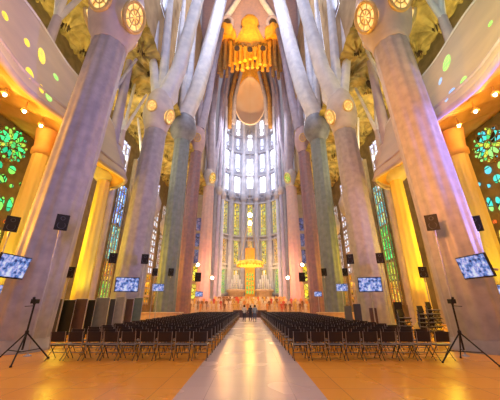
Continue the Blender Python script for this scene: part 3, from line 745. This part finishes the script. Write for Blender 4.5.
# ------------------------------------------------------------------ PEOPLE
def body_mesh(pose=0):
    # skin-modifier skeleton, 1.72 m tall, faces -Y (pose 0) ; material zones assigned by height
    V = [(0, 0, .93), (0, .01, 1.12), (0, .015, 1.32), (0, .005, 1.45), (0, -.01, 1.53), (0, -.015, 1.63),
         (-.09, 0, .9), (-.1, -.02, .5), (-.11, .03, .09), (-.12, -.1, .035), (.09, 0, .9), (.11, -.06 if pose else -.02, .5), (.12, .06 if pose else .03, .09), (.13, -.07, .035),
         (-.18, .01, 1.4), (-.24, .02, 1.13), (-.25, -.06, .9), (-.25, -.09, .82), (.18, .01, 1.4), (.25, .03, 1.13), (.22, -.1 if not pose else -.22, .95 if not pose else 1.15), (.21, -.13 if not pose else -.28, .87 if not pose else 1.2)]
    E_ = [(0,1),(1,2),(2,3),(3,4),(4,5),(0,6),(6,7),(7,8),(8,9),(0,10),(10,11),(11,12),(12,13),(2,14),(14,15),(15,16),(16,17),(2,18),(18,19),(19,20),(20,21)]
    RR = [.14, .13, .15, .065, .055, .095, .1, .07, .045, .04, .1, .07, .045, .04, .075, .05, .035, .03, .075, .05, .035, .03]
    me = bpy.data.meshes.new('body'); me.from_pydata(V, E_, []); o = bpy.data.objects.new('tmp', me); COL.objects.link(o)
    m = o.modifiers.new('s', 'SKIN'); m.use_smooth_shade = True
    for i, sv in enumerate(me.skin_vertices[0].data): sv.radius = (RR[i], RR[i]*(.75 if i in (0, 1, 2) else 1)); sv.use_root = i == 0
    if True: sb = o.modifiers.new('b', 'SUBSURF'); sb.levels = 1; sb.render_levels = 1
    dg = bpy.context.evaluated_depsgraph_get(); ev = o.evaluated_get(dg); out = bpy.data.meshes.new_from_object(ev)
    bpy.data.objects.remove(o)
    return out
bodies = [body_mesh(0), body_mesh(1)]
def cloth(name, c): 
    if name not in M: M[name] = mat(name, c, .8)
    return name
def person_mesh(b, top, bottom):
    me = bodies[b].copy(); me.materials.clear()
    for m in (top, bottom, 'skin', 'hair', 'black'): me.materials.append(M[m])
    for p in me.polygons:
        c = p.center; p.use_smooth = True
        if c.z > 1.49: mi = 2 if (c.y < -.02 and c.z < 1.67) or c.z < 1.56 else 3
        elif abs(c.x) > .17 and c.z < 1.0: mi = 2
        elif c.z < .07: mi = 4
        elif c.z < .92: mi = 1
        else: mi = 0
        p.material_index = mi
    return me
def person(name_label, loc, rz, top, bottom, b=0, scale=1, group=None, detail=True):
    me = person_mesh(b, top, bottom); o = bpy.data.objects.new('person', me); COL.objects.link(o)
    o.location = loc; o.rotation_euler.z = rz; o.scale = (scale,)*3
    tag(o, name_label, 'person', group)
    if detail:
        h = MB().lathe((0, .01, 1.6), [(-.1, .07), (-.05, .105), (.03, .115), (.1, .085), (.14, .02)], 20, sy=1.05).build('hair', 'hair', o)
    return o
cloth('white_shirt', (.75, .75, .8)); cloth('navy_trousers', (.03, .035, .07)); cloth('blue_shirt', (.3, .4, .6)); cloth('jeans', (.1, .14, .26))
person('person in pale shirt and dark trousers standing at the left of the far aisle end', (-.62, 32, 0), R(160), 'white_shirt', 'navy_trousers', 1)
person('person in light blue top and jeans walking at the right of the far aisle end', (.52, 31.6, 0), R(190), 'blue_shirt', 'jeans', 0)
person('person in dark clothes between the two others at the far aisle end', (0.05, 34.6, 0), R(180), 'navy_trousers', 'navy_trousers', 0, .98)
tops = [cloth('cream_robe', (.85, .7, .5)), cloth('orange_robe', (.8, .35, .12)), cloth('brown_robe', (.3, .15, .07)), cloth('red_robe', (.7, .12, .08)), cloth('ochre_robe', (.75, .5, .15)), cloth('white_robe', (.85, .8, .72))]
tn = ['cream', 'orange', 'brown', 'red', 'ochre', 'white']
mc = [person_mesh(i % 2, t, t) for i, t in enumerate(tops)]
for r in range(6):
    n = (28, 27, 26, 18, 17, 16)[r]
    for k in range(n):
        i = random.choice((0, 0, 0, 1, 2, 2, 3, 4, 4, 5, 5)); X = (-1 + 2*k/(n-1))*(11.2 if r < 3 else 6.9) + random.uniform(-.15, .15)
        Y = (50.5, 52.1, 53.7, 57.2, 59, 60.8)[r] + random.uniform(-.12, .12)
        o = bpy.data.objects.new('person', mc[i]); COL.objects.link(o)
        o.location = (X, Y, (.45, .9, 1.35, 1.8, 1.8, 1.8)[r] + (.0)); o.rotation_euler.z = random.uniform(-.5, .5)
        tag(o, 'small distant person in %s robe, %s row of the altar crowd, %s from the left' % (tn[i], ORD[r], ORD[k]), 'person', 'people on the altar platform')
# ------------------------------------------------------------------ AV EQUIPMENT
def tv(loc, w_, face, label, pole=True, tilt=R(12), arm=None):
    rz = math.atan2(-(face[0]-loc[0]), (face[1]-loc[1]))  # screen looks toward face
    root = empty('display_screen', loc, label, 'screen', None, rz + math.pi)
    h_ = w_*.64; rot = Matrix.Rotation(tilt, 3, 'X')
    b = MB(); b.box((0, .04, 0), (w_, .07, h_), rot=rot); b.build('casing', 'black', root)
    b = MB(); b.box((0, -.005, 0), (w_*.94, .02, h_*.9), rot=rot); b.build('screen', 'screen', root)
    b = MB(); b.box((0, .12, 0), (w_*.3, .1, h_*.5))
    if pole: b.tube([(0, .14, 0), (0, .2, -loc[2]+.02)], .035, 8); b.lathe((0, .2, -loc[2]), [(0, .3), (.03, .3), (.06, .05)], 16)
    if arm: b.tube([(0, .14, 0), (arm[0], arm[1], arm[2])], .05, 8)
    b.build('stand' if pole else 'bracket', 'greypole', root)
    return root
def speaker(loc, w_, face, label, arm=None, pole=None):
    rz = math.atan2(-(face[0]-loc[0]), (face[1]-loc[1]))
    root = empty('loudspeaker', loc, label, 'speaker', None, rz + math.pi)
    h_ = w_*1.4; rot = Matrix.Rotation(R(10), 3, 'X')
    b = MB(); b.box((0, 0, 0), (w_, w_*.7, h_), rot=rot); b.build('cabinet', 'black', root)
    b = MB()
    for z, r in ((-.2*h_, .3*w_), (.25*h_, .16*w_)): b.lathe((0, 0, 0), [(0, .001)], 3) if False else b.ring(rot @ Vector((0, -w_*.36, z)), Vector((1, 0, 0)), Z, r, r, .015, 20)
    b.build('driver', 'dark', root)
    b = MB(); b.tube([(0, .05, -h_/2), (0, .12, -h_/2-.25)], .05, 8)
    if pole: b.tube([(0, .12, -h_/2-.2), (0, .14, -loc[2]+.02)], .03, 8); b.lathe((0, .14, -loc[2]), [(0, .12), (.03, .12), (.06, .04)], 12)
    if arm: b.tube([(0, .12, -h_/2-.2), tuple(arm)], .03, 8)
    b.build('stand' if pole else 'bracket', 'greypole', root)
    return root
for s in (-1, 1):
    S = SIDE[s]
    def P(du, v, Y, s=s): return at(250 + s*du, v, Y)
    fc = (0, 4)
    tv(P(237 if s < 0 else 223.5, 266.5, 10.2), 1.3, (-s*60, 6), 'large wall screen showing a bright picture on the nearest %s column' % S, pole=False, arm=(0, .9, -.1))
    tv(P(244, 291, 14.6), .95, (0, 0), 'screen at the %s edge of the picture behind the nearest column' % S)
    tv(P(120 if s > 0 else 123, 284.5, 17.2), 1.35, (s*2, 0), 'wide bright screen on a pole in front of the second %s column' % S)
    tv(P(92, 287.5, 26), 1.05, (s*2, 0), 'middle-sized screen between the second and third %s columns' % S)
    tv(P(68 if s > 0 else 51, 294, 38), 1.0, (0, 0), 'small far screen by the %s red column' % S)
    speaker(P(188 if s < 0 else 182, 222.5, 10.9), .46, (0, 0), 'black loudspeaker high on the nearest %s column' % S, pole=True)
    speaker(P(238 if s < 0 else 225, 224, 13.4), .56, (0, 0), 'black loudspeaker on tall pole outside the nearest %s column' % S, pole=True)
    speaker(P(105 if s < 0 else 100, 259, 21), .52, (0, 0), 'black loudspeaker on the second %s column' % S, pole=True)
    speaker(P(137 if s < 0 else 130, 258, 20), .52, (0, 0), 'black loudspeaker on tall pole left in front of the aisle window, %s side' % S if s < 0 else 'black loudspeaker on tall pole in front of the green aisle window', pole=True)
    speaker(P(95, 272, 25.5), .46, (0, 0), 'small loudspeaker on pole behind the second %s column' % S, pole=True)
    speaker(P(79 if s < 0 else 74, 272, 32.4), .6, (0, 0), 'small loudspeaker on the %s basalt column' % S, arm=(0, .8, -.3))
    speaker(P(52, 277, 46), 1.0, (0, 0), 'loudspeaker by the %s pink column near the altar' % S, pole=True)
    speaker(P(173 if s > 0 else 180, 272, 17.2), .46, (0, 0), 'small loudspeaker on pole beside the nearest %s column' % S, pole=True)
    # tripod stand
    t = empty('tripod_stand', (6.9 if s > 0 else -7.35, 9.9, 0), 'black tripod stand with raised head in front of the nearest %s column' % S, 'tripod')
    MB().tube([(0, 0, .35), (0, 0, 1.78)], .028, 8).build('pole', 'black', t)
    b = MB(); b.box((0, 0, 1.82), (.16, .2, .14)); b.tube([(0, .0, 1.72), (-.0, -.1, 1.95)], .04, 8); b.tube([(0, 0, 1.68), (-.38*-s, .1, 1.66)], .012, 6); b.build('head', 'black', t)
    b = MB(); b.lathe((0, 0, .8), [(0, .04), (.03, .055), (.1, .055), (.13, .03)], 12); b.build('collar', 'black', t)
    for k in range(3):
        a = R(-90 + 120*k + (35 if s > 0 else 25)); e = (.82*math.cos(a), .82*math.sin(a), .02)
        b = MB(); b.tube([(0, 0, .86), e], .022, 8); b.tube([(0, 0, .3), (e[0]*.62, e[1]*.62, .34)], .014, 6); g_ = b.build('leg', 'black', t)
        MB().lathe((e[0], e[1], 0), [(0, .035), (.05, .03)], 10).build('rubber_foot', 'black', g_)
    # thin conduit down the column
    p0, p1 = P(184, 232, 10.75), P(202, 330, 10.6)

# upright panels stacked behind the left chairs, and equipment on the right
pl = [(50, 63, 303, 'dark', 'dark bluish'), (64, 76, 304, 'black', 'black'), (77, 88, 303, 'brown', 'brown'), (89, 96, 304, 'black', 'narrow black'), (97, 110, 302, 'greyp', 'slate grey'), (111, 116, 303, 'dark', 'narrow dark grey'), (117, 126, 301, 'greyl', 'light grey'), (127, 134, 303, 'brown', 'reddish brown'), (135, 143, 302, 'teal', 'teal grey')]
for i, (u0, u1, v0, m, nm) in enumerate(pl):
    a, b_ = at(u0, v0-4, 18+i*.35), at(u1, v0-4, 18+i*.35)
    root = empty('partition_panel', ((a.x+b_.x)/2, 18+i*.35, 0), '%s upright partition panel behind the left chairs, %s from the left' % (nm, ORD[i]), 'panel')
    w_ = b_.x-a.x
    MB().box((0, 0, a.z/2+.04), (w_, .07, a.z-.08)).build('board', m, root)
    MB().box((0, 0, .04), (w_*.9, .5, .06)).build('foot', 'black', root)
    b2 = MB(); b2.tube([(-w_/2, 0, .08), (-w_/2, 0, a.z)], .025, 6); b2.tube([(w_/2, 0, .08), (w_/2, 0, a.z)], .025, 6); b2.tube([(-w_/2, 0, a.z), (w_/2, 0, a.z)], .025, 6); b2.build('frame', 'greypole', root)
for i, (u0, u1, v0, m, nm) in enumerate([(393, 401, 302, 'black', 'tall black'), (344, 351, 306, 'greyp', 'slate grey'), (353, 360, 304, 'dark', 'dark blue-grey'), (369, 376, 308, 'brown', 'brown')]):
    Y = 18.5 + i*.4; a, b_ = at(u0, v0, Y), at(u1, v0, Y); w_ = b_.x-a.x
    root = empty('partition_panel', ((a.x+b_.x)/2, Y, 0), '%s upright partition panel behind the right chairs' % nm, 'panel')
    MB().box((0, 0, a.z/2+.04), (w_, .09, a.z-.08)).build('board', m, root); MB().box((0, 0, .04), (w_*.9, .5, .06)).build('foot', 'black', root)
# stacks of folded chairs on the right
def stack(x, y, n, label):
    for k in range(n):
        o = small.copy(); COL.objects.link(o); o.location = (x + .02*k, y, .2*k); o.rotation_euler = (0, 0, R(200)+.05*k)
        tag(o, 'black chair stacked %s, %s from the floor' % (label, ORD[k]), 'chair', 'stacked chairs at the right')
stack(9.0, 15.2, 5, 'beside the nearest right column'); stack(9.7, 15.6, 6, 'in the outer pile by the nearest right column'); stack(8.3, 15.9, 4, 'in the low pile behind the right chairs')
for s in (-1, 1):
    a = at(250+s*88, 312, 30)
    root = empty('reception_counter', (a.x, 30, 0), 'cream topped low counter behind the %s chairs' % SIDE[s], 'counter')
    MB().box((0, 0, .47), (3.9, .9, .9)).build('body', 'cream', root); MB().box((0, 0, .97), (4.2, 1.1, .1)).build('counter_top', 'cream', root)
root = empty('low_barrier', (0, 43.5, 0), 'low dark brown barrier across the end of the central aisle', 'barrier')
MB().box((0, 0, .5), (5.0, .25, 1.0)).build('panel', 'brown', root); MB().box((0, 0, 1.03), (5.2, .4, .06)).build('top_rail', 'cream', root)
